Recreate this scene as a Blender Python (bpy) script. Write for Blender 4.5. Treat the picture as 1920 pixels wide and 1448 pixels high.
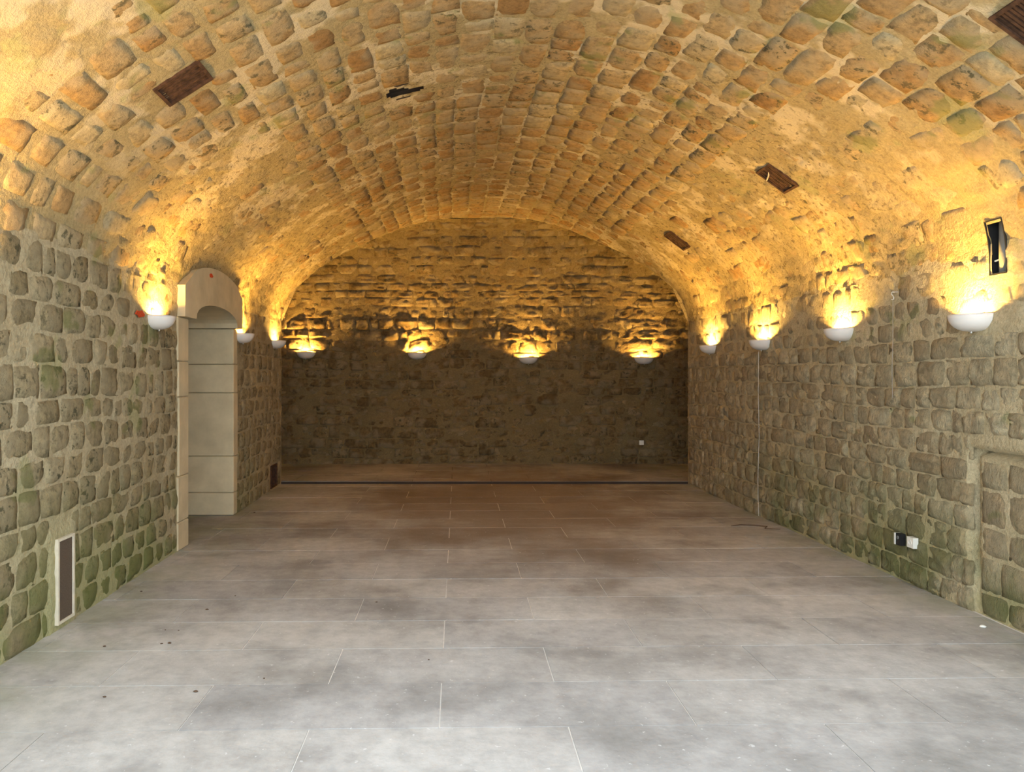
import bpy, math
import numpy as np

# ------------------------------------------------------------------ scene, camera, light
for o in list(bpy.data.objects):
    bpy.data.objects.remove(o)
SC = bpy.context.scene
COL = SC.collection
FPX, VX, VY, HC = 1450.0, 840.0, 706.0, 1.6          # focal length (px of 1920), vanishing point, eye height
cd = bpy.data.cameras.new('camera')
cd.sensor_width = 36.0
cd.lens = FPX / 1920 * 36
cd.shift_x = (960 - VX) / 1920
cd.shift_y = -(724 - VY) / 1920
cd.clip_start = 0.02
cam = bpy.data.objects.new('camera', cd)
COL.objects.link(cam)
cam.location = (0, 0, HC)
cam.rotation_euler = (math.pi / 2, 0, 0)
SC.camera = cam

w = bpy.data.worlds.new('sky')
SC.world = w
w.use_nodes = True
bg = w.node_tree.nodes['Background']
bg.inputs[0].default_value = (0.90, 0.985, 1.07, 1)
SKY = 4.0
bg.inputs[1].default_value = SKY
Y_OPEN = 2.9                                          # the hall is open to the sky at this end
pl = bpy.data.lights.new('entrance_portal', 'AREA')   # sampling portal for the sky, emits nothing
pl.shape = 'RECTANGLE'
pl.size, pl.size_y = 6.2, 4.3
pl.cycles.is_portal = True
po = bpy.data.objects.new('entrance_portal', pl)
COL.objects.link(po)
po.location = (0.545, Y_OPEN, 2.1)
po.rotation_euler = (math.pi / 2, 0, 0)
BULB = 9600.0                                         # radiance of the sconce bulbs
BULB_COL = (1.0, 0.56, 0.12, 1)

vs = SC.view_settings
vs.view_transform = 'Standard'
vs.look = 'None'
vs.gamma = 1.0
vs.exposure = 0.0
vs.use_curve_mapping = False
SC.cycles.max_bounces = 5
SC.cycles.diffuse_bounces = 4
SC.cycles.glossy_bounces = 1
SC.cycles.use_adaptive_sampling = True
SC.cycles.adaptive_threshold = 0.04

# ------------------------------------------------------------------ helpers
rng = np.random.default_rng(7)


def _hash(ix, iy, iz):
    h = (ix.astype(np.int64) * 374761393 + iy.astype(np.int64) * 668265263 + iz.astype(np.int64) * 2147483647 % 1274126177) & 0xFFFFFFFF
    h = ((h ^ (h >> 13)) * 1274126177) & 0xFFFFFFFF
    h = ((h ^ (h >> 16)) * 2246822519) & 0xFFFFFFFF
    return ((h ^ (h >> 15)) & 0xFFFFFF) / float(0xFFFFFF)


def vnoise(p):
    p = np.asarray(p, float)
    i = np.floor(p).astype(np.int64)
    f = p - i
    f = f * f * (3 - 2 * f)
    r = 0
    for dx in (0, 1):
        wx = f[..., 0] if dx else 1 - f[..., 0]
        for dy in (0, 1):
            wy = f[..., 1] if dy else 1 - f[..., 1]
            for dz in (0, 1):
                wz = f[..., 2] if dz else 1 - f[..., 2]
                r = r + wx * wy * wz * _hash(i[..., 0] + dx, i[..., 1] + dy, i[..., 2] + dz * 7)
    return r * 2 - 1


def fbm(p, wl, octv=3):
    p = np.asarray(p, float) / wl
    r, a = 0, 1.0
    for k in range(octv):
        r = r + a * vnoise(p + 17.3 * k)
        p = p * 2.03
        a *= 0.5
    return r / 1.6


def mesh_obj(name, V, F, mat, parent=None, loc=(0, 0, 0), smooth=False, attrs=None):
    me = bpy.data.meshes.new(name)
    V = np.asarray(V, float)
    if len(V) > 3000 or isinstance(F, np.ndarray):
        F = np.asarray(F, np.int32)
        n = len(F)
        k = F.shape[1]
        me.vertices.add(len(V))
        me.vertices.foreach_set('co', V.ravel())
        me.loops.add(n * k)
        me.loops.foreach_set('vertex_index', F.ravel())
        me.polygons.add(n)
        me.polygons.foreach_set('loop_start', np.arange(n, dtype=np.int32) * k)
        me.update(calc_edges=True)
    else:
        me.from_pydata([tuple(v) for v in V], [], [tuple(int(i) for i in f) for f in F])
        me.update()
    if smooth:
        me.polygons.foreach_set('use_smooth', np.ones(len(me.polygons), bool))
    for k, a in (attrs or {}).items():
        at = me.attributes.new(k, 'FLOAT', 'POINT')
        at.data.foreach_set('value', np.asarray(a, np.float32))
    if mat is not None:
        me.materials.append(mat)
    o = bpy.data.objects.new(name, me)
    COL.objects.link(o)
    o.location = loc
    if parent is not None:
        o.parent = parent
    return o


def empty(name, loc, rot=(0, 0, 0), parent=None):
    o = bpy.data.objects.new(name, None)
    o.empty_display_size = 0.05
    COL.objects.link(o)
    o.location = loc
    o.rotation_euler = rot
    if parent is not None:
        o.parent = parent
    return o


def tag(o, label=None, cat=None, group=None, kind=None):
    if label: o['label'] = label
    if cat: o['category'] = cat
    if group: o['group'] = group
    if kind: o['kind'] = kind
    return o


BOXF = [(0, 3, 2, 1), (4, 5, 6, 7), (0, 1, 5, 4), (1, 2, 6, 5), (2, 3, 7, 6), (3, 0, 4, 7)]


class MB:
    """collects boxes, tubes and grids for one mesh object"""
    def __init__(s):
        s.V, s.F = [], []

    def add(s, V, F):
        b = len(s.V)
        s.V += [tuple(v) for v in V]
        s.F += [tuple(i + b for i in f) for f in F]
        return s

    def box(s, x0, x1, y0, y1, z0, z1):
        return s.add([(x0, y0, z0), (x1, y0, z0), (x1, y1, z0), (x0, y1, z0), (x0, y0, z1), (x1, y0, z1), (x1, y1, z1), (x0, y1, z1)], BOXF)

    def tube(s, pts, r, n=6):
        pts = np.asarray(pts, float)
        rr = np.broadcast_to(np.asarray(r, float), (len(pts),))
        V = []
        for i, p in enumerate(pts):
            d = pts[min(i + 1, len(pts) - 1)] - pts[max(i - 1, 0)]
            d = d / np.linalg.norm(d)
            a = np.cross(d, (0, 0, 1) if abs(d[2]) < 0.9 else (1, 0, 0))
            a /= np.linalg.norm(a)
            b = np.cross(d, a)
            for k in range(n):
                t = 2 * math.pi * k / n
                V.append(p + rr[i] * (a * math.cos(t) + b * math.sin(t)))
        F = [(i * n + k, i * n + (k + 1) % n, (i + 1) * n + (k + 1) % n, (i + 1) * n + k) for i in range(len(pts) - 1) for k in range(n)]
        F += [tuple(range(n))[::-1], tuple((len(pts) - 1) * n + k for k in range(n))]
        return s.add(V, F)

    def lathe(s, prof, n=20, a0=0.0, a1=2 * math.pi):
        full = abs(a1 - a0 - 2 * math.pi) < 1e-6
        m = n if full else n + 1
        V = [(r * math.cos(a0 + (a1 - a0) * k / n), r * math.sin(a0 + (a1 - a0) * k / n), z) for r, z in prof for k in range(m)]
        F = [(i * m + k, i * m + (k + 1) % m, (i + 1) * m + (k + 1) % m, (i + 1) * m + k) for i in range(len(prof) - 1) for k in range(n)]
        return s.add(V, F)

    def build(s, name, mat, parent=None, loc=(0, 0, 0), smooth=False, rot=None):
        o = mesh_obj(name, s.V, s.F, mat, parent, loc, smooth)
        if rot is not None:
            o.rotation_euler = rot
        return o


# ------------------------------------------------------------------ materials
class NT:
    def __init__(s, name):
        s.m = bpy.data.materials.new(name)
        s.m.use_nodes = True
        s.t = s.m.node_tree
        s.t.nodes.clear()
        s.out = s.t.nodes.new('ShaderNodeOutputMaterial')
        s.bs = s.t.nodes.new('ShaderNodeBsdfPrincipled')
        s.t.links.new(s.bs.outputs[0], s.out.inputs[0])
        g = s.t.nodes.new('ShaderNodeNewGeometry')
        s.pos = g.outputs['Position']

    def set(s, sock, v):
        if hasattr(v, 'is_output'):
            s.t.links.new(v, sock)
        else:
            sock.default_value = v

    def noise(s, scale, detail=4, rough=0.55, vec=None, dist=0.0):
        n = s.t.nodes.new('ShaderNodeTexNoise')
        s.set(n.inputs['Vector'], s.pos if vec is None else vec)
        n.inputs['Scale'].default_value = scale
        n.inputs['Detail'].default_value = detail
        n.inputs['Roughness'].default_value = rough
        n.inputs['Distortion'].default_value = dist
        return n.outputs['Fac']

    def math(s, op, a, b=0.0, clamp=False):
        n = s.t.nodes.new('ShaderNodeMath')
        n.operation = op
        n.use_clamp = clamp
        s.set(n.inputs[0], a)
        s.set(n.inputs[1], b)
        return n.outputs[0]

    def step(s, v, a, b, lo=0.0, hi=1.0):
        n = s.t.nodes.new('ShaderNodeMapRange')
        n.interpolation_type = 'SMOOTHSTEP'
        s.set(n.inputs[0], v)
        for i, x in enumerate((a, b, lo, hi)):
            s.set(n.inputs[i + 1], x)
        return n.outputs[0]

    def mix(s, f, a, b, mode='MIX'):
        n = s.t.nodes.new('ShaderNodeMix')
        n.data_type = 'RGBA'
        n.blend_type = mode
        s.set(n.inputs[0], f)
        s.set(n.inputs[6], a)
        s.set(n.inputs[7], b)
        return n.outputs[2]

    def ramp(s, v, stops):
        n = s.t.nodes.new('ShaderNodeValToRGB')
        e = n.color_ramp.elements
        while len(e) < len(stops):
            e.new(0.5)
        for q, (p, c) in zip(e, stops):
            q.position = p
            q.color = (*c, 1)
        s.set(n.inputs[0], v)
        return n.outputs[0]

    def attr(s, name):
        n = s.t.nodes.new('ShaderNodeAttribute')
        n.attribute_name = name
        return n.outputs['Fac']

    def xyz(s):
        n = s.t.nodes.new('ShaderNodeSeparateXYZ')
        s.t.links.new(s.pos, n.inputs[0])
        return n.outputs

    def vmap(s, scale):
        n = s.t.nodes.new('ShaderNodeMapping')
        s.t.links.new(s.pos, n.inputs[0])
        n.inputs['Scale'].default_value = scale
        return n.outputs[0]

    def bump(s, h, strength, dist):
        n = s.t.nodes.new('ShaderNodeBump')
        n.inputs['Strength'].default_value = strength
        n.inputs['Distance'].default_value = dist
        s.set(n.inputs['Height'], h)
        s.t.links.new(n.outputs[0], s.bs.inputs['Normal'])

    def done(s, col, rough=0.9, spec=0.2):
        s.set(s.bs.inputs['Base Color'], col)
        s.set(s.bs.inputs['Roughness'], rough)
        s.bs.inputs['Specular IOR Level'].default_value = spec
        return s.m


def algae(t, low=1.15):
    """green algae growing on the damp lower stones and in blotches"""
    x = t.xyz()
    n = t.noise(1.3, 3, 0.62)
    z = t.step(x[2], 0.0, low, 1.0, 0.0)
    y = t.step(x[1], 7.5, 11.0, 1.0, 0.0)
    a = t.math('MULTIPLY', t.math('MULTIPLY', z, y), t.step(n, 0.33, 0.56))
    b = t.math('MULTIPLY', t.step(t.noise(2.1, 3, 0.7), 0.585, 0.66), t.step(x[1], 6.0, 9.5, 1.0, 0.0))
    return t.math('MAXIMUM', t.math('MULTIPLY', a, 0.9), t.math('MULTIPLY', b, 0.6))


def stone_material(name, stops, dark=0.85, bump=1.0, rough=0.9, spec=0.2, tooled=False):
    t = NT(name)
    tone = t.attr('tone')
    col = t.ramp(tone, stops)
    col = t.mix(1.0, col, t.ramp(t.noise(22, 4, 0.7), [(0.25, (0.55, 0.55, 0.55)), (0.5, (1.03, 1.03, 1.03)), (0.75, (1.4, 1.38, 1.33))]), 'MULTIPLY')
    col = t.mix(t.step(t.noise(5, 1, 0.5), 0.42, 0.62, 0.0, 0.5), col, (0.42, 0.35, 0.215, 1))
    pit = t.math('MULTIPLY', t.step(t.noise(13, 3, 0.75), 0.53, 0.64), dark)
    pit = t.math('MULTIPLY', pit, t.step(t.attr('lichen'), 0.0, 1.0, 0.15, 1.0))
    col = t.mix(pit, col, (0.075, 0.07, 0.035, 1))
    col = t.mix(algae(t), col, (0.20, 0.215, 0.065, 1))
    h = t.noise(19, 6, 0.8, vec=t.vmap((1.0, 1.0, 0.45)) if tooled else None)
    t.bump(h, bump, 0.07 if tooled else 0.045)
    return t.done(col, rough, spec)


ST_VAULT = stone_material('vault_stone', [(0.0, (0.32, 0.185, 0.07)), (0.35, (0.38, 0.245, 0.105)), (0.7, (0.40, 0.29, 0.145)), (1.0, (0.46, 0.365, 0.20))], bump=0.7)
ST_WALL = stone_material('wall_stone', [(0.0, (0.30, 0.235, 0.125)), (0.4, (0.38, 0.305, 0.17)), (0.75, (0.45, 0.37, 0.215)), (1.0, (0.54, 0.455, 0.28))])
ST_RIGHT = stone_material('tooled_wall_stone', [(0.0, (0.42, 0.31, 0.175)), (0.4, (0.53, 0.42, 0.245)), (0.75, (0.61, 0.505, 0.305)), (1.0, (0.70, 0.60, 0.38))], 0.55, 1.0, 0.5, 0.45, True)  # paler than the left wall: stronger skylight here put into the colour
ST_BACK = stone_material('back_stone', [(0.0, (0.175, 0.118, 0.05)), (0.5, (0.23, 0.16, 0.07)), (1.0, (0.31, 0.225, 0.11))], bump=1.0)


def mortar_material(name='lime_mortar', k=1.0, patch=0.62, tint=(1.0, 1.0, 1.0)):
    t = NT(name)
    col = t.ramp(t.noise(2.2, 3, 0.6), [(p, tuple(k * q * w_ for q, w_ in zip(c, tint))) for p, c in ((0.3, (0.37, 0.305, 0.18)), (0.5, (0.415, 0.35, 0.215)), (0.7, (0.455, 0.39, 0.25)))])
    col = t.mix(1.0, col, t.ramp(t.noise(45, 2, 0.7), [(0.3, (0.82, 0.82, 0.82)), (0.7, (1.14, 1.14, 1.14))]), 'MULTIPLY')
    x = t.xyz()
    fresh = t.math('MULTIPLY', t.step(t.noise(1.9, 3, 0.65), 0.495, 0.575), t.step(x[2], 2.7, 3.4))
    col = t.mix(t.math('MULTIPLY', fresh, patch), col, (0.66, 0.555, 0.37, 1))
    col = t.mix(t.math('MULTIPLY', t.step(t.noise(7, 4, 0.75), 0.60, 0.70), 0.4), col, (0.16, 0.14, 0.08, 1))
    pits = t.math('MULTIPLY', t.step(t.noise(20, 3, 0.75), 0.545, 0.64), t.math('MULTIPLY', t.step(x[2], 2.1, 2.5), t.step(x[1], 4.5, 6.5)))
    col = t.mix(t.math('MULTIPLY', pits, 0.75), col, (0.13, 0.095, 0.045, 1))
    col = t.mix(t.math('MULTIPLY', algae(t), 0.75), col, (0.30, 0.31, 0.13, 1))
    t.bump(t.noise(15, 5, 0.74), 0.8, 0.03)
    return t.done(col)


MORTAR = mortar_material(k=0.9, tint=(1.0, 0.93, 0.76))
MORTAR_WALL = mortar_material('wall_mortar', 1.0)
MORTAR_PALE = mortar_material('pale_mortar', 1.2)
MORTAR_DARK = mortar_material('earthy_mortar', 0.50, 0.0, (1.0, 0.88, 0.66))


def slab_material():
    t = NT('concrete_slab')
    col = t.ramp(t.noise(0.55, 4, 0.6), [(0.32, (0.22, 0.21, 0.19)), (0.47, (0.40, 0.387, 0.362)), (0.70, (0.53, 0.517, 0.485))])
    col = t.mix(1.0, col, t.ramp(t.attr('tone'), [(0.0, (0.90, 0.90, 0.91)), (1.0, (1.08, 1.07, 1.05))]), 'MULTIPLY')
    col = t.mix(1.0, col, t.ramp(t.noise(9, 4, 0.7), [(0.3, (0.80, 0.80, 0.80)), (0.55, (1, 1, 1)), (0.75, (1.12, 1.12, 1.12))]), 'MULTIPLY')
    st = t.math('MULTIPLY', t.step(t.noise(1.25, 5, 0.62), 0.50, 0.68), 0.55)
    col = t.mix(st, col, (0.19, 0.18, 0.165, 1))
    x = t.xyz()
    wx = t.math('MULTIPLY', t.math('SUBTRACT', x[0], 0.75), 0.42)
    wy = t.math('MULTIPLY', t.math('SUBTRACT', x[1], 9.9), 0.25)
    rad = t.math('SQRT', t.math('ADD', t.math('MULTIPLY', wx, wx), t.math('MULTIPLY', wy, wy)))
    rad = t.math('ADD', rad, t.math('MULTIPLY', t.math('SUBTRACT', t.noise(1.1, 4, 0.6), 0.5), 1.1))
    col = t.mix(t.step(rad, 1.15, 0.35, 0.0, 0.72), col, (0.20, 0.145, 0.10, 1))
    sp = t.step(t.noise(30, 3, 0.55), 0.665, 0.71)
    col = t.mix(t.math('MULTIPLY', sp, 0.42), col, (0.72, 0.72, 0.70, 1))
    edge = t.math('MAXIMUM', t.step(x[0], -1.7, -2.5, 0.0, 1.0), t.step(x[0], 2.9, 3.6))
    gr = t.math('MULTIPLY', t.math('MULTIPLY', edge, t.step(t.noise(1.4, 5, 0.6), 0.38, 0.6)), 0.45)
    col = t.mix(gr, col, (0.22, 0.25, 0.13, 1))
    t.bump(t.noise(30, 2, 0.65), 0.25, 0.01)
    return t.done(col, 0.75, 0.3)


SLAB = slab_material()


def simple(name, c, rough=0.7, spec=0.3, var=0.12, scale=14, metal=0.0, bump=0.0):
    t = NT(name)
    a = tuple(max(0, v * (1 - var)) for v in c)
    b = tuple(v * (1 + var) for v in c)
    col = t.ramp(t.noise(scale, 5, 0.6), [(0.3, a), (0.7, b)])
    t.bs.inputs['Metallic'].default_value = metal
    if bump:
        t.bump(t.noise(scale * 3, 6, 0.65), bump, 0.01)
    return t.done(col, rough, spec)


GROUT = simple('pale_grout', (0.74, 0.72, 0.67), 0.9)
STEPM = simple('dark_step', (0.05, 0.035, 0.025), 0.9)
PLASTER = simple('white_ceramic', (0.80, 0.77, 0.72), 0.45, 0.4, 0.03, 5)
ASHLAR = simple('dressed_limestone', (0.58, 0.49, 0.315), 0.85, 0.2, 0.14, 4, bump=0.2)
RUST = simple('rusted_iron', (0.085, 0.042, 0.024), 0.85, 0.3, 0.55, 22, 0.3, 0.5)
DARK = simple('dark_cavity', (0.02, 0.018, 0.015), 0.9)
BLACK = simple('black_plastic', (0.02, 0.02, 0.02), 0.5)
GREYPIPE = simple('grey_pipe', (0.20, 0.20, 0.18), 0.5, 0.4)
MESHBROWN = simple('brown_mesh', (0.105, 0.078, 0.055), 0.8, 0.2, 0.3, 160)
FRAMEW = simple('pale_frame', (0.62, 0.56, 0.43), 0.7)
WHITEP = simple('white_plastic', (0.80, 0.80, 0.72), 0.4, 0.4, 0.03)
STEEL = simple('galvanised_steel', (0.55, 0.54, 0.50), 0.4, 0.5, 0.1, 30, 0.6)
REDP = simple('red_paint', (0.55, 0.07, 0.02), 0.7, 0.2, 0.3, 60)
TWIG = simple('dry_twig', (0.10, 0.06, 0.035), 0.9)
GRAVEL = simple('pale_gravel', (0.74, 0.72, 0.66), 0.95, 0.1, 0.1, 8, bump=0.5)


def bulb_material():
    t = NT('lit_bulb')
    t.done((1, 1, 1, 1))
    t.bs.inputs['Emission Color'].default_value = BULB_COL
    t.bs.inputs['Emission Strength'].default_value = BULB
    return t.m


BULB_M = bulb_material()

# ------------------------------------------------------------------ hall geometry
XL, XR, XC, HW = -2.48, 3.57, 0.545, 3.025
Y_END, Y_CR, Y_BACK = 11.5, 12.45, 13.8               # pier ends, crown of the cross vault, back wall
Z_SP = 2.4
STEP = 0.04                                           # the cross aisle lies a little higher
_T = np.array([(0, 4.15), (.6, 4.10), (1.2, 3.94), (1.9, 3.60), (2.2, 3.43), (2.45, 3.25), (2.7, 3.04), (2.89, 2.83), (2.987, 2.62), (HW, Z_SP)])


def _smooth_profile(T):
    P = [T[0] * (-1, 1) + (0, 0)] + [p for p in T] + [T[-1] + (0.0, -0.22)]
    P[0] = np.array((-T[1][0], T[1][1]))
    P = np.array(P)
    out = []
    for i in range(1, len(P) - 2):
        a, b, c, d = P[i - 1], P[i], P[i + 1], P[i + 2]
        for k in range(24):
            t = k / 24
            out.append(0.5 * ((2 * b) + (c - a) * t + (2 * a - 5 * b + 4 * c - d) * t * t + (3 * b - a - 3 * c + d) * t ** 3))
    out.append(P[-2])
    return np.array(out)


HALF = _smooth_profile(_T)                            # crown -> right springing, (dx, z)
FULL = np.vstack([HALF[::-1] * (-1, 1), HALF[1:]])    # left springing -> right springing
ARC = np.concatenate([[0], np.cumsum(np.linalg.norm(np.diff(FULL, axis=0), axis=1))])
ARC_L = ARC[-1]


def prof(s):
    dx = np.interp(s, ARC, FULL[:, 0])
    z = np.interp(s, ARC, FULL[:, 1])
    e = 0.02
    tx = np.interp(s + e, ARC, FULL[:, 0]) - np.interp(s - e, ARC, FULL[:, 0])
    tz = np.interp(s + e, ARC, FULL[:, 1]) - np.interp(s - e, ARC, FULL[:, 1])
    L = np.hypot(tx, tz) + 1e-9
    return dx, z, tz / L, -tx / L                     # normal points into the hall


def y_groin(dx):
    return Y_END + (Y_CR - Y_END) * (1 - np.abs(dx) / HW)


# each surface: point(u, v), normal(u, v)
def S_vault(u, v):
    dx, z, nx, nz = prof(v)
    return np.stack([XC + dx, u, z], -1), np.stack([nx, 0 * nx, nz], -1)


def S_left(u, v):
    return np.stack([XL + 0 * u, u, v], -1), np.stack([1 + 0 * u, 0 * u, 0 * u], -1)


def S_right(u, v):
    return np.stack([XR + 0 * u, u, v], -1), np.stack([-1 + 0 * u, 0 * u, 0 * u], -1)


_B = np.vstack([[(Y_BACK, 0.0)], np.stack([Y_CR + (Y_BACK - Y_CR) * HALF[::-1, 0] / HW, HALF[::-1, 1]], -1)])
BARC = np.concatenate([[0], np.cumsum(np.linalg.norm(np.diff(_B, axis=0), axis=1))])
BACK_L = BARC[-1]


def S_back(u, v):
    y = np.interp(v, BARC, _B[:, 0])
    z = np.interp(v, BARC, _B[:, 1])
    e = 0.03
    ty = np.interp(v + e, BARC, _B[:, 0]) - np.interp(v - e, BARC, _B[:, 0])
    tz = np.interp(v + e, BARC, _B[:, 1]) - np.interp(v - e, BARC, _B[:, 1])
    L = np.hypot(ty, tz) + 1e-9
    return np.stack([u, y, z], -1), np.stack([0 * u, -tz / L, ty / L], -1)


# openings and recesses ------------------------------------------------
DOOR = (7.34, 8.90, 2.15, 2.33)                       # near side, far side, springing, crown


def door_top(y):
    t = (y - (DOOR[0] + DOOR[1]) / 2) / ((DOOR[1] - DOOR[0]) / 2)
    return DOOR[2] + (DOOR[3] - DOOR[2]) * np.sqrt(np.clip(1 - t * t, 0, 1))


def in_door(P, grow=0.0):
    y, z = P[..., 1], P[..., 2]
    top = 2.36 + 0.26 * np.sqrt(np.clip(1 - ((y - 8.12) / 0.86) ** 2, 0, 1))
    return (P[..., 0] < -2.0) & (y > DOOR[0] - grow * 2) & (y < DOOR[1] + grow) & (z < top + grow)


SLOT = (4.945, 5.09, 2.27, 2.61)                      # service slot in the right wall
LVENT = (4.86, 5.04, 0.055, 0.56)                     # tall vent low in the left wall
SVENT = (10.77, 11.15, 0.03, 0.35)
BLOCKED = (4.74, 5.28, 0.0, 1.10)                     # walled-up opening in the right wall
_s_of = lambda dx: float(np.interp(dx, FULL[:, 0], ARC))
GRILLES = [(-2.335, -2.055, 4.68, 4.96), (2.205, 2.465, 3.64, 3.93), (2.205, 2.465, 6.62, 6.90), (2.225, 2.485, 9.66, 9.92)]
HOLE = (_s_of(-1.05), _s_of(-0.76), 6.49, 6.70)


def rect_in(y, z, r, g=0.0):
    return (y > r[0] - g) & (y < r[1] + g) & (z > r[2] - g) & (z < r[3] + g)


def in_hole(u, v):
    t = (v - (HOLE[0] + HOLE[1]) / 2) / ((HOLE[1] - HOLE[0]) / 2)
    q = (u - (HOLE[2] + HOLE[3]) / 2) / ((HOLE[3] - HOLE[2]) / 2)
    return (np.abs(t) < 1.1) & (np.abs(q) < 1.5) & (np.abs(q - 0.25 * np.sin(3 * t)) < 0.75 - 0.35 * np.clip(t + 0.3, -2, 2) - 0.6 * (np.abs(t) > 0.95))


def keep_vault(u, v, P):
    k = ~in_door(P, 0.06) & ~in_hole(u, v)
    k &= ~((P[..., 0] > 3) & rect_in(P[..., 1], P[..., 2], SLOT, -0.005))
    for a, b, y0, y1 in GRILLES:
        k &= ~((P[..., 0] - XC > a + .02) & (P[..., 0] - XC < b - .02) & (u > y0 + .02) & (u < y1 - .02))
    return k


def keep_left(u, v, P):
    return ~in_door(P, 0.06) & ~rect_in(u, v, SVENT, -0.02)


def keep_right(u, v, P):
    return ~rect_in(u, v, SLOT, -0.005)


def keep_all(u, v, P):
    return np.ones(np.shape(u), bool)


def disp_vault(u, v, P):
    d = 0.009 * fbm(P, 0.42, 3) + 0.010 * fbm(P + 9, 0.10, 2) + 0.005 * vnoise(P / 1.1 + 5.5)
    left = np.clip((ARC_L * 0.36 - v) / 1.2, 0, 1) * np.clip((7.5 - u) / 2.0, 0, 1)
    d = d - 0.002 * left
    sd = np.abs(np.interp(v, ARC, FULL[:, 0])) / HW
    d = d + 0.016 * np.clip((sd - 0.66) / 0.1, 0, 1) * np.clip((u - 5.0) / 1.0, 0, 1) * (np.abs(vnoise(P / 0.10)) - 0.25 + 0.6 * vnoise(P / 0.05))
    corner = np.clip((0.95 - np.hypot((u - 3.1) * 0.9, (v - 0.95) * 0.8)) / 0.4, 0, 1)
    d = d + 0.03 * corner
    return d


def disp_left(u, v, P):
    d = 0.008 * fbm(P, 0.38, 3) + 0.009 * fbm(P + 9, 0.09, 2) + 0.006 * vnoise(P / 0.9 + 3.1) + 0.002
    return d + np.where(rect_in(u, v, LVENT, 0.09), 0.018, 0)


def blocked_top(u):
    return BLOCKED[3] - 0.10 * np.clip((BLOCKED[1] - u) * -1.0 + 0.35, 0, 1) * 0.3


def disp_right(u, v, P):
    d = 0.008 * fbm(P, 0.38, 3) + 0.006 * fbm(P + 9, 0.07, 2)
    b = rect_in(u, v, BLOCKED)
    rim = b & ~rect_in(u, v, BLOCKED, -0.035) & (v > 0.25)
    return d - 0.035 * b - 0.08 * rim


def disp_back(u, v, P):
    return 0.014 * fbm(P, 0.35, 4) + 0.020 * fbm(P * (1, 1, 2.2) + 4, 0.16, 3) + 0.002


def mortar_sheet(name, S, us, vs_, disp, keep, ymax=None, mat=None):
    U, Vv = np.meshgrid(us, vs_, indexing='ij')
    if ymax is not None:
        dx = np.interp(Vv, ARC, FULL[:, 0])
        m = U > 8.0
        t = (U - 8.0) / (us[-1] - 8.0)
        U = np.where(m, 8.0 + t * (ymax(dx) - 8.0), U)
    P, N = S(U, Vv)
    P = P + N * disp(U, Vv, P)[..., None]
    nu, nv = U.shape
    idx = np.arange(nu * nv).reshape(nu, nv)
    F = np.stack([idx[:-1, :-1], idx[1:, :-1], idx[1:, 1:], idx[:-1, 1:]], -1).reshape(-1, 4)
    uc = (U[:-1, :-1] + U[1:, 1:]) / 2
    vc = (Vv[:-1, :-1] + Vv[1:, 1:]) / 2
    pc = (P[:-1, :-1] + P[1:, 1:]) / 2
    F = F[keep(uc, vc, pc).ravel()]
    return mesh_obj(name, P.reshape(-1, 3), F, mat or MORTAR, smooth=True)


def lin(a, b, st):
    return np.linspace(a, b, max(2, int(round((b - a) / st)) + 1))


CEIL = tag(mortar_sheet('ceiling', S_vault, lin(Y_OPEN, Y_CR, 0.033), lin(0, ARC_L, 0.033), disp_vault, keep_vault, y_groin),
           'long barrel vault of rough stone blocks in pale lime mortar', kind='structure')
WL = tag(mortar_sheet('wall_left', S_left, lin(Y_OPEN, Y_END, 0.033), lin(-0.06, Z_SP + 0.07, 0.033), disp_left, keep_left, None, MORTAR_WALL),
         'rubble stone side wall with a dressed stone doorway', kind='structure')
WR = tag(mortar_sheet('wall_right', S_right, lin(Y_OPEN, Y_END, 0.033), lin(-0.06, Z_SP + 0.07, 0.033), disp_right, keep_right, None, MORTAR_PALE),
         'rough squared stone side wall with a walled-up opening', kind='structure')
X0B, X1B = -3.3, 4.7
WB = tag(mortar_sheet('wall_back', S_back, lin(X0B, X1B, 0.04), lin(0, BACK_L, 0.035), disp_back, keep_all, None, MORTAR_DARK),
         'dark rough stone end wall curving up into the cross vault', kind='structure')


# ------------------------------------------------------------------ stones
def stone_patch(S, u0, v0, hu, hv, proud, rough, seed, base=0.0, skew=0.0, sink=0.022, warp=0.0):
    ga = np.array([-1, -.93, -.6, -.3, 0, .3, .6, .93, 1.0] if rough > 0.025 else [-1, -.93, -.5, 0, .5, .93, 1.0])
    A, B = np.meshgrid(ga, ga, indexing='ij')
    k = 0.13
    r = np.random.default_rng(seed)
    c = r.uniform(-0.10, 0.10, 8)
    jit = r.uniform(-0.05, 0.05, (2,) + A.shape) * (0.7 if len(ga) > 7 else 1.0)
    au = A * np.sqrt(1 - k * B * B) * (1 + c[0] * B) + c[1] * B * 0.3
    bv = B * np.sqrt(1 - k * A * A) * (1 + c[2] * A) + c[3] * A * 0.3 + skew * A
    m = np.maximum(np.abs(A), np.abs(B))
    U = u0 + hu * (au + jit[0])
    W = v0 + hv * (bv + jit[1])
    W = W + warp * vnoise(np.stack([U / 1.3, W / 0.7, 0 * U + 3.3], -1))
    P, N = S(U, W)
    e = np.clip((m - 0.90) / 0.10, 0, 1)
    dome = 0.35 * proud * (1 - (A * A + B * B) / 2)
    h = proud * 0.8 + dome + c[4] * proud * A * 2 + c[5] * proud * B * 2
    h = h + rough * fbm(P * (1, 1, 0.7) + seed % 97 * 1.7, 0.085, 3) * (1 - e * 0.5)
    h = h * (1 - e) - sink * e + base
    P = P + N * h[..., None]
    n = len(ga)
    idx = np.arange(n * n).reshape(n, n)
    F = np.stack([idx[:-1, :-1], idx[1:, :-1], idx[1:, 1:], idx[:-1, 1:]], -1).reshape(-1, 4)
    return P.reshape(-1, 3), F


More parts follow.
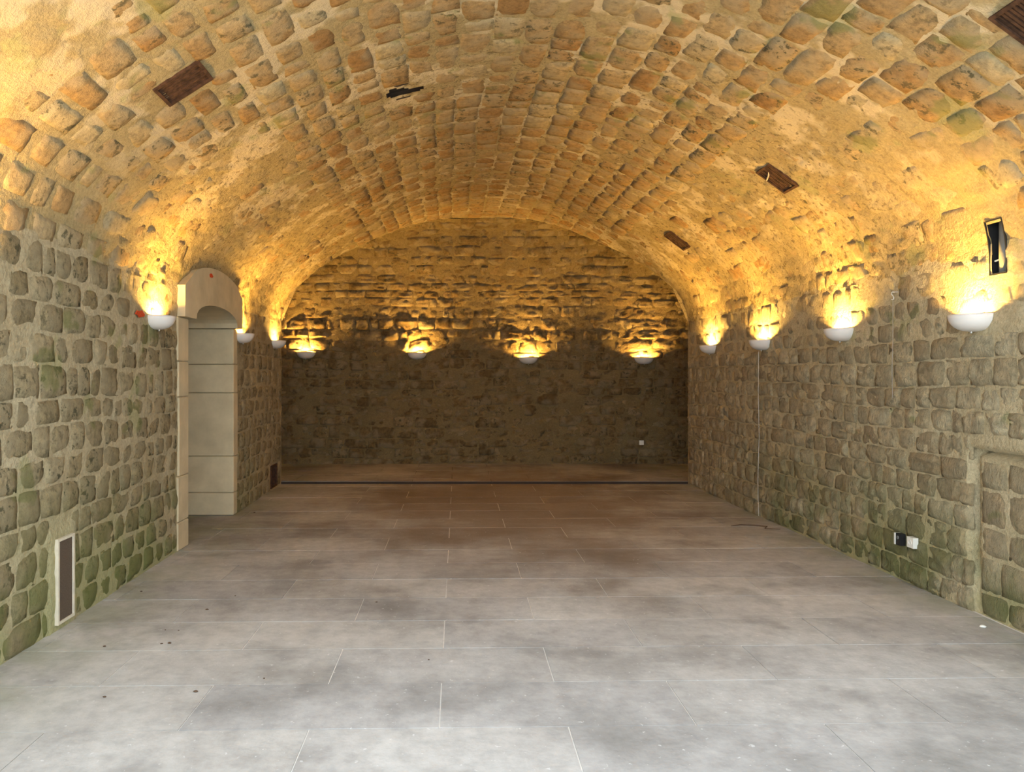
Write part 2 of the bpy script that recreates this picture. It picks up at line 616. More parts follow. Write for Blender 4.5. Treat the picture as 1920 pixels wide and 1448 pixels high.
def courses(v0, v1, pitch, var, r):
    v = v0
    out = []
    while v < v1 - pitch * 0.45:
        h = pitch * r.uniform(1 - var, 1 + var)
        if v1 - (v + h) < pitch * 0.5:
            h = v1 - v
        out.append((v + h / 2, h))
        v += h
    return out


def project_area(P, N, area):
    d = P - np.array((0, 0, HC))
    Y = max(d[1], 0.3)
    x = VX + FPX * d[0] / Y
    y = VY - FPX * d[2] / Y
    if not (-15 < x < 1935 and -15 < y < 1463):
        return 0.0
    cs = abs(float(np.dot(N, d))) / np.linalg.norm(d)
    return area * cs * FPX * FPX / Y ** 2


def lay_stones(owner, S, specs, mat, tone_rng, lich, warp=0.0):
    """specs: (u, v, hu, hv, proud, rough, base); the 300 largest in view become parts of their own, the rest one part"""
    r = np.random.default_rng(hash(owner.name) % 1 + len(specs))
    items = []
    for q in specs:
        P, N = S(np.array([q[0]]), np.array([q[1]]))
        items.append((project_area(P[0], N[0], q[2] * q[3] * 4), P[0], q))
    order = sorted(range(len(items)), key=lambda i: -items[i][0])
    single = set(i for i in order[:300] if items[i][0] > 60)
    RV, RF, RT, RL, off = [], [], [], [], 0
    for i, (ar, c, q) in enumerate(items):
        P, F = stone_patch(S, *q[:4], q[4], q[5], 1000 + i * 7 + len(specs), q[6], warp=warp)
        tone = float(np.clip(r.normal(tone_rng[0], tone_rng[1]) + (q[7] if len(q) > 7 else 0), 0, 1))
        li = float(r.uniform(0, 1) ** lich)
        if i in single:
            mesh_obj('stone', P - c, F, mat, owner, tuple(c), True, {'tone': np.full(len(P), tone), 'lichen': np.full(len(P), li)})
        else:
            RV.append(P); RF.append(F + off); off += len(P)
            RT.append(np.full(len(P), tone)); RL.append(np.full(len(P), li))
    if RV:
        o = mesh_obj('stone_coursing', np.vstack(RV), np.vstack(RF), mat, owner, (0, 0, 0), True, {'tone': np.concatenate(RT), 'lichen': np.concatenate(RL)})
        o['kind'] = 'stuff'


def near_rect(u, v, hu, hv, r, g=0.0):
    return (u + hu > r[0] - g) and (u - hu < r[1] + g) and (v + hv > r[2] - g) and (v - hv < r[3] + g)


def trim(uc, hu, v, hv, r, g=0.0):
    """cut a stone back from a rectangle; None when too little is left"""
    if not near_rect(uc, v, hu, hv, r, g):
        return uc, hu
    a, b = uc - hu, uc + hu
    opts = [(a, min(b, r[0] - g)), (max(a, r[1] + g), b)]
    a, b = max(opts, key=lambda q: q[1] - q[0])
    return ((a + b) / 2, (b - a) / 2) if b - a > 0.07 else None


# vault
r = np.random.default_rng(11)
spec = []
for vc, h in courses(0.02, ARC_L - 0.02, 0.222, 0.16, r):
    u = 2.5 + r.uniform(0, 0.25)
    dxc = float(prof(np.array([vc]))[0][0])
    while True:
        left = vc < ARC_L * 0.36 and u < 6.8
        wl = float(np.clip(r.normal(0.31, 0.085), 0.17, 0.52))
        ym = float(y_groin(dxc)) - 0.002
        if u + 0.12 > ym:
            break
        if u + wl > ym:
            wl = ym - u
        uc, hu = u + wl / 2, wl / 2 * 1.0
        hv = h / 2
        u += wl
        if left:
            hu *= r.uniform(0.74, 0.95); hv *= r.uniform(0.74, 0.95)
        P, _ = S_vault(np.array([uc]), np.array([vc]))
        p = P[0]
        bad = in_door(np.array([(p[0], uc + s * hu, p[2] + t * hv) for s in (-1, 1) for t in (-1, 1)]), 0.12).any()
        bad |= p[0] > 3 and near_rect(uc, p[2], hu, hv * 0.8, SLOT, 0.03)
        for a, b, y0, y1 in GRILLES:
            q = trim(uc, hu, vc, hv - 0.03, (y0, y1, _s_of(a), _s_of(b)), 0.0)
            if q is None:
                bad = True
            else:
                uc, hu = q
        bad |= near_rect(uc, vc, hu, hv, (HOLE[2], HOLE[3], HOLE[0], HOLE[1]), -0.012)
        if bad:
            continue
        side = abs(dxc) / HW
        lft = vc < ARC_L * 0.4
        plain = side > 0.66 and uc > (5.9 if lft else 5.0)
        pr = r.uniform(-0.012, 0.006) if plain else r.uniform(0.007, 0.014) if side < 0.5 else r.uniform(0.005, 0.013)
        spec.append((uc, vc, hu, hv, pr, 0.020 if plain else 0.007 + 0.010 * side ** 3, 0.0, (0.26 if plain else 0.12 if lft and uc < 7 else 0.0)))
lay_stones(CEIL, S_vault, spec, ST_VAULT, (0.40, 0.27), 1.3, 0.03)

# left wall
spec = []
for vc, h in courses(0.0, Z_SP + 0.02, 0.192, 0.18, r):
    u = 2.5 + r.uniform(0, 0.2)
    while u < Y_END - 0.08:
        wl = float(np.clip(r.normal(0.25, 0.07), 0.14, 0.42))
        if u + wl > Y_END - 0.02:
            wl = Y_END - 0.02 - u
        if wl < 0.08:
            break
        uc, hu, hv = u + wl / 2, wl / 2 * r.uniform(0.96, 1.03), h / 2 * r.uniform(0.95, 1.03)
        u += wl
        q = trim(uc, hu, vc, hv, (DOOR[0] - 0.27, DOOR[1] + 0.16, -1.0, 2.5), -0.01)
        q = q and trim(*q, vc, hv, LVENT, 0.05)
        q = q and trim(*q, vc, hv, SVENT, 0.01)
        if q is None:
            continue
        uc, hu = q
        spec.append((uc, vc, hu, hv, r.uniform(0.006, 0.016) if vc < 2.05 or uc < 5.9 else r.uniform(0.0, 0.006), 0.012, 0.0))
lay_stones(WL, S_left, spec, ST_WALL, (0.36, 0.26), 0.8, 0.04)

# right wall
spec = []
for vc, h in courses(0.0, Z_SP + 0.02, 0.175, 0.14, r):
    u = 2.5 + r.uniform(0, 0.25)
    while u < Y_END - 0.08:
        wl = float(np.clip(r.normal(0.225, 0.07), 0.11, 0.42))
        if u + wl > Y_END - 0.02:
            wl = Y_END - 0.02 - u
        if wl < 0.08:
            break
        uc, hu, hv = u + wl / 2, wl / 2, h / 2
        u += wl
        q = trim(uc, hu, vc, hv, SLOT, 0.01)
        q = q and trim(*q, vc, hv * 0.7, BLOCKED, 0.0)
        if q is None:
            continue
        uc, hu = q
        spec.append((uc, vc, hu, hv, r.uniform(0.010, 0.018) if vc < 1.95 else r.uniform(0.0, 0.006), 0.032 if vc < 1.95 else 0.016, 0.0))
v = 0.0
for h in (0.17, 0.24, 0.2, 0.25, 0.18):                # the blocking of the walled-up opening
    u = BLOCKED[0] + 0.03
    for f in ((0.45, 0.55), (0.6, 0.4))[int(v * 10) % 2]:
        wl = f * (BLOCKED[1] - BLOCKED[0] - 0.08)
        spec.append((u + wl / 2, v + h / 2, wl / 2, h / 2, 0.010, 0.006, -0.035))
        u += wl
    v += h
lay_stones(WR, S_right, spec, ST_RIGHT, (0.62, 0.24), 3.5, 0.03)

# back wall
spec = []
for vc, h in courses(0.03, BACK_L - 0.02, 0.172, 0.22, r):
    u = X0B + r.uniform(0, 0.25)
    while u < X1B - 0.08:
        wl = float(np.clip(r.normal(0.30, 0.10), 0.13, 0.62))
        uc, hu, hv = u + wl / 2, wl / 2, h / 2
        u += wl
        spec.append((uc, vc, hu, hv, r.uniform(-0.002, 0.022), 0.036, 0.0))
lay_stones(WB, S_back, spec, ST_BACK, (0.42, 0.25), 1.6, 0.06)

# ------------------------------------------------------------------ hidden shell of the cross aisle
mb = MB()
n = 14
for sgn, xe in ((-1, X0B), (1, X1B)):
    rows = []
    for k in range(n + 1):
        s = k / n
        z = float(np.interp(s * HW, HALF[:, 0], HALF[:, 1]))
        rows.append(((XC + sgn * HW * s, Y_CR - (Y_CR - Y_END) * s, z), (xe, Y_CR - (Y_CR - Y_END) * s, z)))
    V = [p for q in rows for p in q]
    mb.add(V, [(2 * k, 2 * k + 1, 2 * k + 3, 2 * k + 2) for k in range(n)])
tag(mb.build('ceiling', MORTAR, smooth=True), 'near half of the cross vault beyond the long barrel vault', kind='structure')
for nm, x0, x1, lab in (('wall_pier_left', X0B, XL, 'end of the side wall beside the doorway, facing the cross aisle'), ('wall_pier_right', XR, X1B, 'end of the side wall with the hanging wire, facing the cross aisle')):
    V = [(x0, Y_END, -0.06), (x1, Y_END, -0.06), (x1, Y_END, Z_SP + 0.02), (x0, Y_END, Z_SP + 0.02)]
    tag(MB().add(V, [(0, 1, 2, 3)]).build(nm, MORTAR), lab, kind='structure')
for nm, x, lab in (('wall_aisle_left', X0B, 'closed end of the cross aisle beyond the doorway side'), ('wall_aisle_right', X1B, 'closed end of the cross aisle beyond the hanging wire side')):
    V = [(x, Y_END, -0.06), (x, Y_BACK, -0.06), (x, Y_BACK, 4.3), (x, Y_END, 4.3)]
    tag(MB().add(V, [(0, 1, 2, 3)]).build(nm, MORTAR), lab, kind='structure')

sh = MB()
Pv = [(XC + dx * 1.42, z + 0.16 + 0.5 * abs(dx) / HW) for dx, z in FULL[::6]]
Pv = [(Pv[0][0], -0.1)] + Pv + [(Pv[-1][0], -0.1)]
V = [(x, y, z) for y in (Y_OPEN, Y_END + 0.3) for x, z in Pv]
k = len(Pv)
sh.add(V, [(i, i + 1, k + i + 1, k + i) for i in range(k - 1)])
b0, b1, c0, c1 = X0B - 0.3, X1B + 0.3, Y_END - 0.25, Y_BACK + 0.4
sh.add([(b0, c0, -0.15), (b1, c0, -0.15), (b1, c1, -0.15), (b0, c1, -0.15), (b0, c0, 4.7), (b1, c0, 4.7), (b1, c1, 4.7), (b0, c1, 4.7)], [f for i, f in enumerate(BOXF) if i != 2])
tag(sh.build('leak_shell', STEPM), 'unseen shell added around the vaulted hall to block light leaks', kind='structure')  # unseen shell, added to stop sky light leaking through the seams
cv = MB()
hp, hn = S_vault(np.array([(HOLE[2] + HOLE[3]) / 2]), np.array([(HOLE[0] + HOLE[1]) / 2]))
cv.box(-0.2, 0.2, -0.16, 0.16, 0.06, 0.10).box(-0.2, -0.16, -0.16, 0.16, 0.0, 0.06).box(0.16, 0.2, -0.16, 0.16, 0.0, 0.06).box(-0.16, 0.16, -0.16, -0.13, 0.0, 0.06).box(-0.16, 0.16, 0.13, 0.16, 0.0, 0.06)
o = cv.build('stone_cavity', STEPM, CEIL, tuple(hp[0]), rot=(0, math.atan2(-hn[0][0], -hn[0][2]), 0))  # liner coloured dark, standing in for shade inside the hole

# ------------------------------------------------------------------ floor
FLOOR = tag(MB().box(XL - 1.0, XR + 0.05, Y_OPEN, Y_END, -0.12, -0.004).build('floor', GROUT), 'pale floor of large concrete slabs with thin light joints', kind='structure')
AISLE = tag(MB().box(X0B, X1B, Y_END, Y_BACK + 0.05, -0.12, STEP - 0.005).build('floor', STEPM), 'slightly raised dark floor of the cross aisle by the end wall', kind='structure')
SX, SY = 1.18, 0.517
CROSS, LONG = 0.024, 0.012                            # the slabs are laid a little askew


def clip_poly(poly, axis, lim, keep_less):
    out = []
    for i in range(len(poly)):
        a, b = poly[i], poly[(i + 1) % len(poly)]
        ia = (a[axis] <= lim) == keep_less or a[axis] == lim
        ib = (b[axis] <= lim) == keep_less or b[axis] == lim
        if ia:
            out.append(a)
        if ia != ib:
            t = (lim - a[axis]) / (b[axis] - a[axis])
            out.append((a[0] + t * (b[0] - a[0]), a[1] + t * (b[1] - a[1])))
    return out


def slab_at(parent, i, j, x0, x1, y0, y1, ztop, rr):
    g = 0.0032
    a = (i + (0.5 if j % 2 else 0.0)) * SX - 0.04
    Yb = 3.52 + j * SY
    q = []
    for (px, py) in ((a + g, Yb + g), (a + SX - g, Yb + g), (a + SX - g, Yb + SY - g), (a + g, Yb + SY - g)):
        q.append((px + LONG * (py - 3.5), py + CROSS * px))
    for ax, lim, less in ((0, x0, False), (0, x1, True), (1, y0, False), (1, y1, True)):
        if q:
            q = clip_poly(q, ax, lim, less)
    if len(q) < 3:
        return
    q = np.array(q)
    ar = 0.5 * abs(np.dot(q[:, 0], np.roll(q[:, 1], 1)) - np.dot(q[:, 1], np.roll(q[:, 0], 1)))
    if ar < 0.004:
        return
    c = q.mean(0)
    dz = rr.uniform(-0.0012, 0.0012)
    k = len(q)
    V = [(p[0] - c[0], p[1] - c[1], -0.03) for p in q] + [(p[0] - c[0], p[1] - c[1], dz) for p in q]
    F = [tuple(range(k))[::-1], tuple(range(k, 2 * k))] + [(m, (m + 1) % k, k + (m + 1) % k, k + m) for m in range(k)]
    mesh_obj('slab', V, F, SLAB, parent, (c[0], c[1], ztop), False, {'tone': np.full(2 * k, rr.uniform(0, 1))})


rr = np.random.default_rng(5)
for j in range(-5, 17):
    for i in range(-4, 5):
        slab_at(FLOOR, i, j, XL, XR, Y_OPEN, Y_END - 0.002, 0.0, rr)
for j in range(15, 21):
    for i in range(-4, 5):
        slab_at(AISLE, i, j, X0B, X1B, Y_END + 0.002, Y_BACK, STEP, rr)
tag(MB().add([(-30, -30, -0.02), (30, -30, -0.02), (30, Y_OPEN, -0.02), (-30, Y_OPEN, -0.02)], [(0, 1, 2, 3)]).build('ground', GRAVEL), 'pale gravel ground outside the open end of the hall', kind='structure')

# ------------------------------------------------------------------ doorway in the left wall
D = tag(empty('door_1', (XL, 8.12, 0)), 'round-headed dressed stone doorway in the rubble side wall', kind='structure')
rb = np.random.default_rng(3)


def block(name, x0, x1, y0, y1, z0, z1, mat=ASHLAR):
    c = np.array(((x0 + x1) / 2, (y0 + y1) / 2, (z0 + z1) / 2))
    b = 0.008
    hx, hy, hz = (x1 - x0) / 2, (y1 - y0) / 2, (z1 - z0) / 2
    V, F = [], []
    # box with chamfered edges along the jamb
    ring = [(-hx, -hy + b), (-hx + b, -hy), (hx - b, -hy), (hx, -hy + b), (hx, hy - b), (hx - b, hy), (-hx + b, hy), (-hx, hy - b)]
    for z, s in ((-hz, b), (-hz + b, 0), (hz - b, 0), (hz, b)):
        V += [(x - math.copysign(s, x), y - math.copysign(s, y), z) for x, y in ring]
    for k in range(3):
        F += [(8 * k + m, 8 * k + (m + 1) % 8, 8 * k + 8 + (m + 1) % 8, 8 * k + 8 + m) for m in range(8)]
    F += [tuple(range(8))[::-1], tuple(range(24, 32))]
    o = mesh_obj(name, V, F, mat, D)
    o.location = c - np.array(D.location)
    return o


zs = [0.0, 0.26, 0.68, 1.41, 1.74, 2.15]
for a, b in zip(zs[:-1], zs[1:]):
    j = rb.uniform(-0.02, 0.02)
    block('jamb_block', XL - 0.62, XL + 0.018, DOOR[0] - 0.27 + j, DOOR[0], a + 0.002, b - 0.002)
    block('jamb_block', XL - 0.62, XL + 0.012, DOOR[1], DOOR[1] + 0.17 + j, a + 0.002, b - 0.002)
yc, ry = (DOOR[0] + DOOR[1]) / 2, (DOOR[1] - DOOR[0]) / 2
# arched lintel: outline in (y, z), swept through the wall
nA = 14
low = [(yc - (ry - 0.06) * math.cos(math.pi * k / nA), DOOR[2] + (DOOR[3] - DOOR[2]) * math.sin(math.pi * k / nA) ** 0.8) for k in range(nA + 1)]
low = [(DOOR[0] - 0.26, DOOR[2] + 0.002)] + low + [(DOOR[1] + 0.15, DOOR[2] + 0.002)]
top = []
for y, z in low:
    t = min(1.0, abs(y - yc) / 0.95)
    top.append((y, 2.44 + 0.27 * math.sqrt(max(0.0, 1 - t * t))))
V = [(x, y, z) for x in (XL - 0.62, XL + 0.075) for ln in (low, top) for y, z in ln]
n1 = len(low)
F = []
for i in range(n1 - 1):
    F += [(i, n1 + i, n1 + i + 1, i + 1), (2 * n1 + i, 2 * n1 + i + 1, 3 * n1 + i + 1, 3 * n1 + i), (i, i + 1, 2 * n1 + i + 1, 2 * n1 + i), (n1 + i, 3 * n1 + i, 3 * n1 + i + 1, n1 + i + 1)]
F += [(0, 2 * n1, 3 * n1, n1), (n1 - 1, 2 * n1 - 1, 4 * n1 - 1, 3 * n1 - 1)]
o = mesh_obj('lintel', np.array(V) - np.array(D.location), F, ASHLAR, D)
pas = MB()
x0, x1 = XL - 1.0, XL - 0.60
pas.box(x0 - 0.05, x0, DOOR[0] - 0.2, DOOR[1] + 0.2, -0.05, 2.9)
pas.box(x0, x1, DOOR[0] - 0.2, DOOR[0], -0.05, 2.9)
pas.box(x0, x1, DOOR[1], DOOR[1] + 0.2, -0.05, 2.9)
pas.box(x0, x1, DOOR[0] - 0.2, DOOR[1] + 0.2, 2.36, 2.95)
o = pas.build('passage_lining', MORTAR, D)
o.location = -np.array(D.location)
o = MB().box(XL - 1.0, XL + 0.0, DOOR[0], DOOR[1], -0.05, -0.001).build('threshold', SLAB, D)
o.location = -np.array(D.location)

# ------------------------------------------------------------------ sconces
def make_sconce():
    root = empty('wall_sconce', (0, 0, 0))
    # local frame: +x away from the wall, y along it, z up from the rim
    A, Bp, H, T = 0.168, 0.160, 0.115, 0.006
    nA, nE = 20, 8
    V, F = [], []
    for shell in (0, 1):
        for e in range(nE + 1):
            ph = math.pi / 2 * e / nE
            sc = math.cos(ph) ** 0.75
            z = -math.sin(ph) ** 1.0
            for k in range(nA + 1):
                th = -math.pi / 2 + math.pi * k / nA
                a, b, h = (A - shell * T), (Bp - shell * T), (H - shell * T)
                V.append((b * sc * math.cos(th), a * sc * math.sin(th), h * z))
    row = nA + 1
    n1 = (nE + 1) * row
    for e in range(nE):
        for k in range(nA):
            a = e * row + k
            F.append((a, a + row, a + row + 1, a + 1))
            F.append((n1 + a, n1 + a + 1, n1 + a + row + 1, n1 + a + row))
    for k in range(nA):
        F.append((k, k + 1, n1 + k + 1, n1 + k))
    MB().add(V, F).build('bowl', PLASTER, root, smooth=True)
    bk = [((A - 0.004) * math.cos(p) ** 0.75 * sg, -(H - 0.002) * math.sin(p)) for sg, ps in ((1, np.linspace(0, math.pi / 2, 9)), (-1, np.linspace(math.pi / 2, 0, 9)[1:])) for p in ps]
    nb = len(bk)
    MB().add([(x, y, z - 0.002) for x in (-0.03, 0.004) for y, z in bk], [tuple(range(nb)), tuple(range(nb, 2 * nb))[::-1]] + [(i, nb + i, nb + (i + 1) % nb, (i + 1) % nb) for i in range(nb)]).build('back_plate', WHITEP, root)
    MB().lathe([(0.0, -0.128), (0.006, -0.126), (0.009, -0.120), (0.006, -0.115), (0.012, -0.108), (0.0, -0.106)], 10).build('finial', STEEL, root, (0.03, 0, 0), True)
    MB().box(-0.004, 0.058, -0.062, -0.052, -0.084, -0.064).build('lamp_holder', STEEL, root)
    MB().box(-0.004, 0.058, 0.052, 0.062, -0.084, -0.064).build('lamp_holder', STEEL, root)
    MB().tube([(0.060, -0.052, -0.066), (0.060, -0.046, -0.066), (0.060, 0.046, -0.066), (0.060, 0.052, -0.066)], [0.004, 0.008, 0.008, 0.004], 8).build('bulb', BULB_M, root, smooth=True)
    return root


def copy_tree(o, parent=None):
    c = o.copy()
    COL.objects.link(c)
    c.parent = parent
    for ch in o.children:
        copy_tree(ch, c)
    return c


PRO = make_sconce()
sc_list = []
for Y, z, lab in ((3.62, 2.11, 'white half-bowl uplight on the side wall before the doorway, closest to the entrance'),
                  (6.54, 2.11, 'white half-bowl uplight on the wall just before the doorway jamb'),
                  (9.22, 2.11, 'white half-bowl uplight just past the stone doorway'),
                  (11.03, 2.11, 'white half-bowl uplight at the far end of the doorway wall')):
    sc_list.append(((XL + 0.008, Y, z), 0.0, lab, 'uplights on the doorway side wall'))
for Y, z, lab in ((5.22, 2.017, 'largest white half-bowl uplight, under the dark service slot'),
                  (6.97, 2.03, 'white half-bowl uplight, next past the hanging wire'),
                  (8.72, 2.01, 'white half-bowl uplight with a thin cable running down to the floor'),
                  (10.45, 2.018, 'smallest white half-bowl uplight on the wire side wall, by the far corner')):
    sc_list.append(((XR - 0.008, Y, z), math.pi, lab, 'uplights on the wire side wall'))
for X, z, lab in ((-2.53, 2.03, 'white half-bowl uplight on the end wall, first from the doorway side'),
                  (-0.55, 2.02, 'white half-bowl uplight on the end wall, second from the doorway side'),
                  (1.43, 1.935, 'white half-bowl uplight on the end wall, third from the doorway side'),
                  (3.49, 1.93, 'white half-bowl uplight on the end wall above the white socket')):
    sc_list.append(((X, Y_BACK - 0.02, z), -math.pi / 2, lab, 'uplights on the end wall'))
for i, (p, rz, lab, grp) in enumerate(sc_list):
    o = PRO if i == 0 else copy_tree(PRO)
    o.location = p
    o.rotation_euler = (0, 0, rz)
    tag(o, lab, 'wall lamp', grp)

# ------------------------------------------------------------------ rusty grilles in the vault
labs = ['rusty iron grille in the vault on the doorway side', 'rusty iron grille in the vault above the service slot, cut by the picture corner',
        'rusty iron grille with a pale sliver lying across it', 'smallest rusty iron grille, far along the vault']
for (a, b, y0, y1), lab in zip(GRILLES, labs):
    s0, s1 = _s_of(a), _s_of(b)
    sm, ym = (s0 + s1) / 2, (y0 + y1) / 2
    P, N = S_vault(np.array([ym]), np.array([sm]))
    P, N = P[0], N[0]
    L, W = (s1 - s0) / 2, (y1 - y0) / 2
    # local frame: x along the arc, y along the hall, z into the hall
    ang = math.atan2(N[0], N[2])
    e = empty('vent_grille', tuple(P), (0, ang, 0))
    tag(e, lab, 'grille', 'rusty grilles in the vault')
    f = MB()
    t = 0.022
    f.box(-L, L, -W, -W + t, -0.07, 0.018).box(-L, L, W - t, W, -0.07, 0.018)
    f.box(-L, -L + t, -W + t, W - t, -0.07, 0.018).box(L - t, L, -W + t, W - t, -0.07, 0.018)
    f.build('frame', RUST, e)
    ns = 9
    for k in range(ns):
        yy = -W + t + (2 * W - 2 * t) * (k + 0.5) / ns
        MB().box(-L + t, L - t, yy - 0.0085, yy + 0.0085, -0.012 + 0.004 * (k % 3), 0.008 - 0.002 * (k % 2)).build('slat', RUST, e)
    MB().box(-L, L, -W, W, -0.09, -0.07).build('backing', DARK, e)
    if lab.startswith('rusty iron grille with'):
        MB().tube([(L * 0.25, W * 0.95, 0.016), (L * 0.45, W * 0.2, 0.018), (L * 0.6, -W * 0.1, 0.016)], [0.006, 0.007, 0.003], 6).build('sliver', FRAMEW, e)

# ------------------------------------------------------------------ fittings
# tall vent low in the left wall
y0, y1, z0, z1 = LVENT
e = tag(empty('wall_vent', (XL, (y0 + y1) / 2, z0)), 'tall brown mesh vent with a pale rim, low in the wall', 'vent')
HY, HZ, t = (y1 - y0) / 2, z1 - z0, 0.017
MB().box(0.0, 0.040, -HY - t, -HY, -t, HZ + t).box(0.0, 0.040, HY, HY + t, -t, HZ + t).box(0.0, 0.040, -HY, HY, -t, 0).box(0.0, 0.040, -HY, HY, HZ, HZ + t).build('rim', FRAMEW, e)
MB().box(0.0, 0.031, -HY, HY, 0, HZ).build('mesh_panel', MESHBROWN, e)
# small dark vent near the far end of the left wall
y0, y1, z0, z1 = SVENT
e = tag(empty('floor_vent', (XL, (y0 + y1) / 2, z0)), 'small dark square vent at floor level past the doorway', 'vent')
HY, HZ, t = (y1 - y0) / 2, z1 - z0, 0.02
MB().box(-0.12, 0.02, -HY, -HY + t, 0, HZ).box(-0.12, 0.02, HY - t, HY, 0, HZ).box(-0.12, 0.02, -HY + t, HY - t, 0, t).box(-0.12, 0.02, -HY + t, HY - t, HZ - t, HZ).build('frame', RUST, e)
MB().box(-0.13, -0.05, -HY, HY, 0, HZ).build('backing', DARK, e)
for k in range(5):
    yy = -HY + t + (2 * HY - 2 * t) * (k + 0.5) / 5
    MB().box(-0.01, 0.006, yy - 0.01, yy + 0.01, t, HZ - t).build('bar', RUST, e)
# service slot with a pipe in the right wall
y0, y1, z0, z1 = SLOT
e = tag(empty('service_slot', (XR, (y0 + y1) / 2, z0)), 'tall dark slot in the wall with a grey pipe inside', 'recess')
HY, HZ, t = (y1 - y0) / 2, z1 - z0, 0.008
lm = MB()
def wedge(y0, y1, z0, z1):
    f = lambda z: float(np.interp(-(z + SLOT[2]), -HALF[:, 1], HALF[:, 0])) - HW - 0.004 if z + SLOT[2] > Z_SP else -0.004
    lm.add([(f(z0), y0, z0), (0.2, y0, z0), (0.2, y1, z0), (f(z0), y1, z0), (f(z1), y0, z1), (0.2, y0, z1), (0.2, y1, z1), (f(z1), y1, z1)], BOXF)
for za, zb in ((0, 0.13), (0.13, 0.21), (0.21, 0.28), (0.28, HZ)):
    wedge(-HY - t, -HY, za, zb)
    wedge(HY, HY + t, za, zb)
wedge(-HY - t, HY + t, -t, 0)
wedge(-HY - t, HY + t, HZ, HZ + t)
lm.build('liner', BLACK, e)
MB().box(0.19, 0.21, -HY, HY, 0, HZ).build('backing', DARK, e)
MB().tube([(0.04, 0.0, -0.0), (0.04, 0.0, HZ)], 0.03, 12).build('pipe', GREYPIPE, e, smooth=True)
MB().tube([(0.015, 0.05, 0.085), (0.02, 0.02, 0.09)], 0.006, 6).build('clip', WHITEP, e)


def socket(loc, rz, lab, dark=False):
    e = tag(empty('wall_socket', loc, (0, 0, rz)), lab, 'socket')
    m = BLACK if dark else WHITEP
    s = 0.04
    MB().box(-0.03, 0.010, -s, s, -s, s).build('cover_plate', WHITEP, e)
    MB().lathe([(0.021, 0.0), (0.021, 0.003), (0.015, 0.003), (0.014, -0.002), (0.0, -0.002)], 14).build('socket_face', m, e, (0.010, 0, 0), rot=(0, math.pi / 2, 0))
    return e


socket((XR - 0.042, 5.89, 0.335), math.pi, 'white wall socket low in the green stained wall')
e = tag(empty('switch_box', (XR - 0.038, 6.05, 0.325), (0, 0, math.pi)), 'small dark box with pale edge beside the white socket', 'socket')
MB().box(-0.03, 0.012, -0.03, 0.03, -0.045, 0.045).build('cover', BLACK, e)
MB().box(-0.03, 0.018, -0.045, -0.03, -0.045, 0.045).build('edge_strip', WHITEP, e)
MB().lathe([(0.014, 0), (0.014, 0.004), (0, 0.004)], 10).build('knob', GREYPIPE, e, (0.012, 0, 0.015), rot=(0, math.pi / 2, 0))
socket((3.445, Y_BACK - 0.032, 0.42), -math.pi / 2, 'small white socket low on the end wall')

# hanging wire with a hook on the right wall
e = tag(empty('hanging_wire', (XR - 0.04, 6.14, 1.43)), 'thin pale wire hanging from a small hook on the wall', 'wire')
MB().tube([(0, 0, 0), (-0.003, 0.004, 0.2), (0.002, 0.0, 0.45), (0, -0.004, 0.77)], 0.0022, 5).build('wire', STEEL, e)
hk = [(0, 0.018 * math.cos(a), 0.80 + 0.016 * math.sin(a)) for a in np.linspace(-1.4, 3.6, 9)] + [(0, -0.012 * math.cos(a), 0.77 + 0.014 * math.sin(a)) for a in np.linspace(1.2, 4.2, 6)]
MB().tube([(0, -0.018, 0.835), (0, -0.004, 0.842), (0, 0.012, 0.836), (0, 0.012, 0.822), (0, -0.004, 0.810), (0, -0.016, 0.798), (0, -0.014, 0.784), (0, 0.0, 0.778), (0, 0.014, 0.784)], 0.004, 5).build('hook', WHITEP, e)
MB().box(0.0, 0.05, -0.006, 0.006, 0.834, 0.846).build('nail', STEEL, e)
o = MB().tube([(0, 0, 0), (-0.004, 0.012, 0.4), (0.003, -0.006, 0.9), (0, 0.008, 1.4), (0, 0, 1.875)], 0.002, 5).build('lamp_cable', WHITEP, None, (XR - 0.035, 8.80, 0.01))
tag(o, 'thin pale cable running down the wall from an uplight', 'cable')

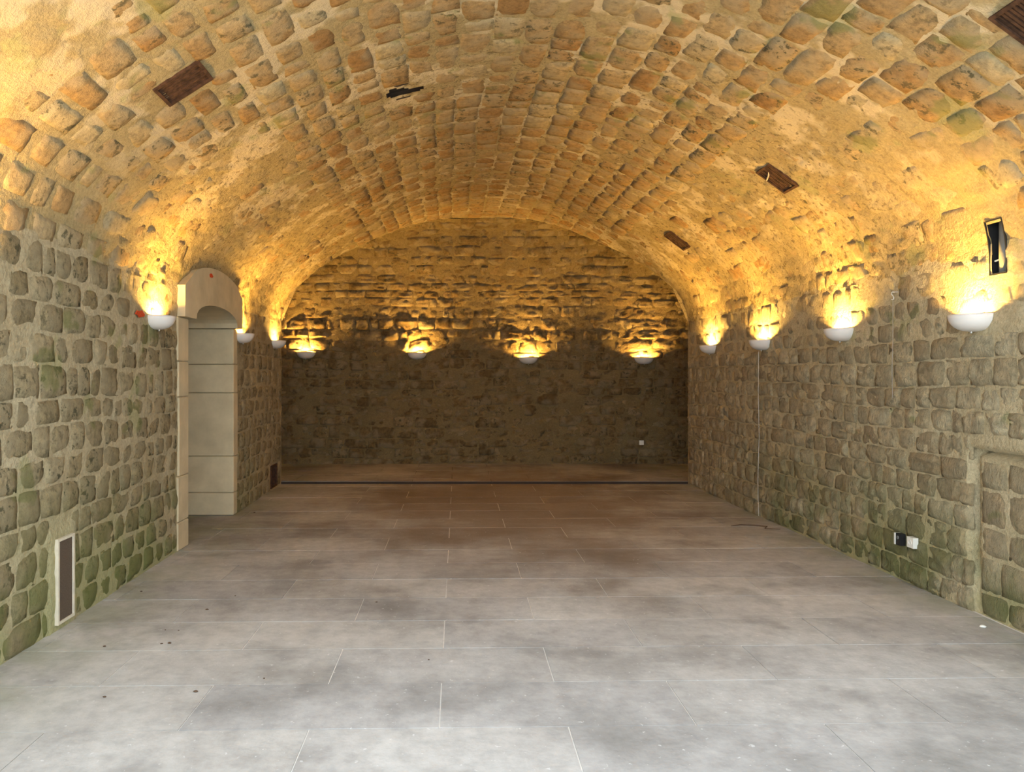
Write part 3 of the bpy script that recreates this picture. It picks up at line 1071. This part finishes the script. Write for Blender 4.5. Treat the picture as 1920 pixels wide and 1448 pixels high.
# red paint marks
def mark(loc, n, sx, sz, seed, lab):
    q = np.random.default_rng(seed)
    k = 11
    R = q.uniform(0.55, 1.0, k)
    pts = [(R[i] * sx * math.cos(2 * math.pi * i / k), R[i] * sz * math.sin(2 * math.pi * i / k)) for i in range(k)]
    V = [(0, a, b) for a, b in pts] + [(0.006, a * 0.9, b * 0.9) for a, b in pts]
    F = [tuple(range(k))[::-1], tuple(range(k, 2 * k))] + [(i, (i + 1) % k, k + (i + 1) % k, k + i) for i in range(k)]
    o = mesh_obj('paint_mark', V, F, REDP, None, loc)
    tag(o, lab, 'paint mark', 'red paint marks')


mark((XL + 0.024, 6.16, 2.10), 0, 0.11, 0.035, 4, 'red paint smear on the wall beside an uplight')
mark((XL + 0.077, 7.85, 2.62), 0, 0.06, 0.028, 9, 'small red paint mark above the doorway arch')

# bits lying on the floor
tw = np.random.default_rng(21)
pts = [(0, 0, 0.006), (0.12, 0.05, 0.008), (0.26, 0.03, 0.006), (0.36, -0.06, 0.010), (0.30, -0.14, 0.006), (0.45, -0.18, 0.006)]
tag(MB().tube(pts, [0.003, 0.006, 0.006, 0.005, 0.004, 0.002], 6).build('twig', TWIG, None, (3.02, 8.25, 0.0)), 'dark curled twig on the floor near the far wall foot', 'twig')


def pebble(loc, s, seed, mat, name, lab, cat, grp=None):
    q = np.random.default_rng(seed)
    prof_ = [(0.0, 0.0), (0.8, 0.05), (1.0, 0.35), (0.7, 0.75), (0.0, 0.9)]
    m = MB().lathe([(r_ * s, z_ * s * 0.7) for r_, z_ in prof_], 8)
    m.V = [(x * q.uniform(0.8, 1.2), y * q.uniform(0.6, 1.0), z) for x, y, z in m.V]
    tag(m.build(name, mat, None, loc, True), lab, cat, grp)


pebble((3.41, 4.93, 0.001), 0.022, 1, WHITEP, 'pebble', 'white pebble on the floor at the foot of the walled-up opening', 'pebble')
for k, (px, py) in enumerate(((310, 1182), (303, 1208), (318, 1207), (335, 1183), (196, 1213), (388, 1144), (441, 1118), (706, 1130), (477, 962), (804, 1238), (196, 1308), (367, 1298), (495, 1273), (265, 1110))):
    Yd = FPX * HC / (py - VY)
    pebble(((px - VX) * Yd / FPX, Yd, 0.001), 0.006 + 0.003 * (k % 3), 40 + k, TWIG, 'crumb', 'tiny dark crumb of debris on the pale floor', 'debris', 'dark crumbs on the floor')
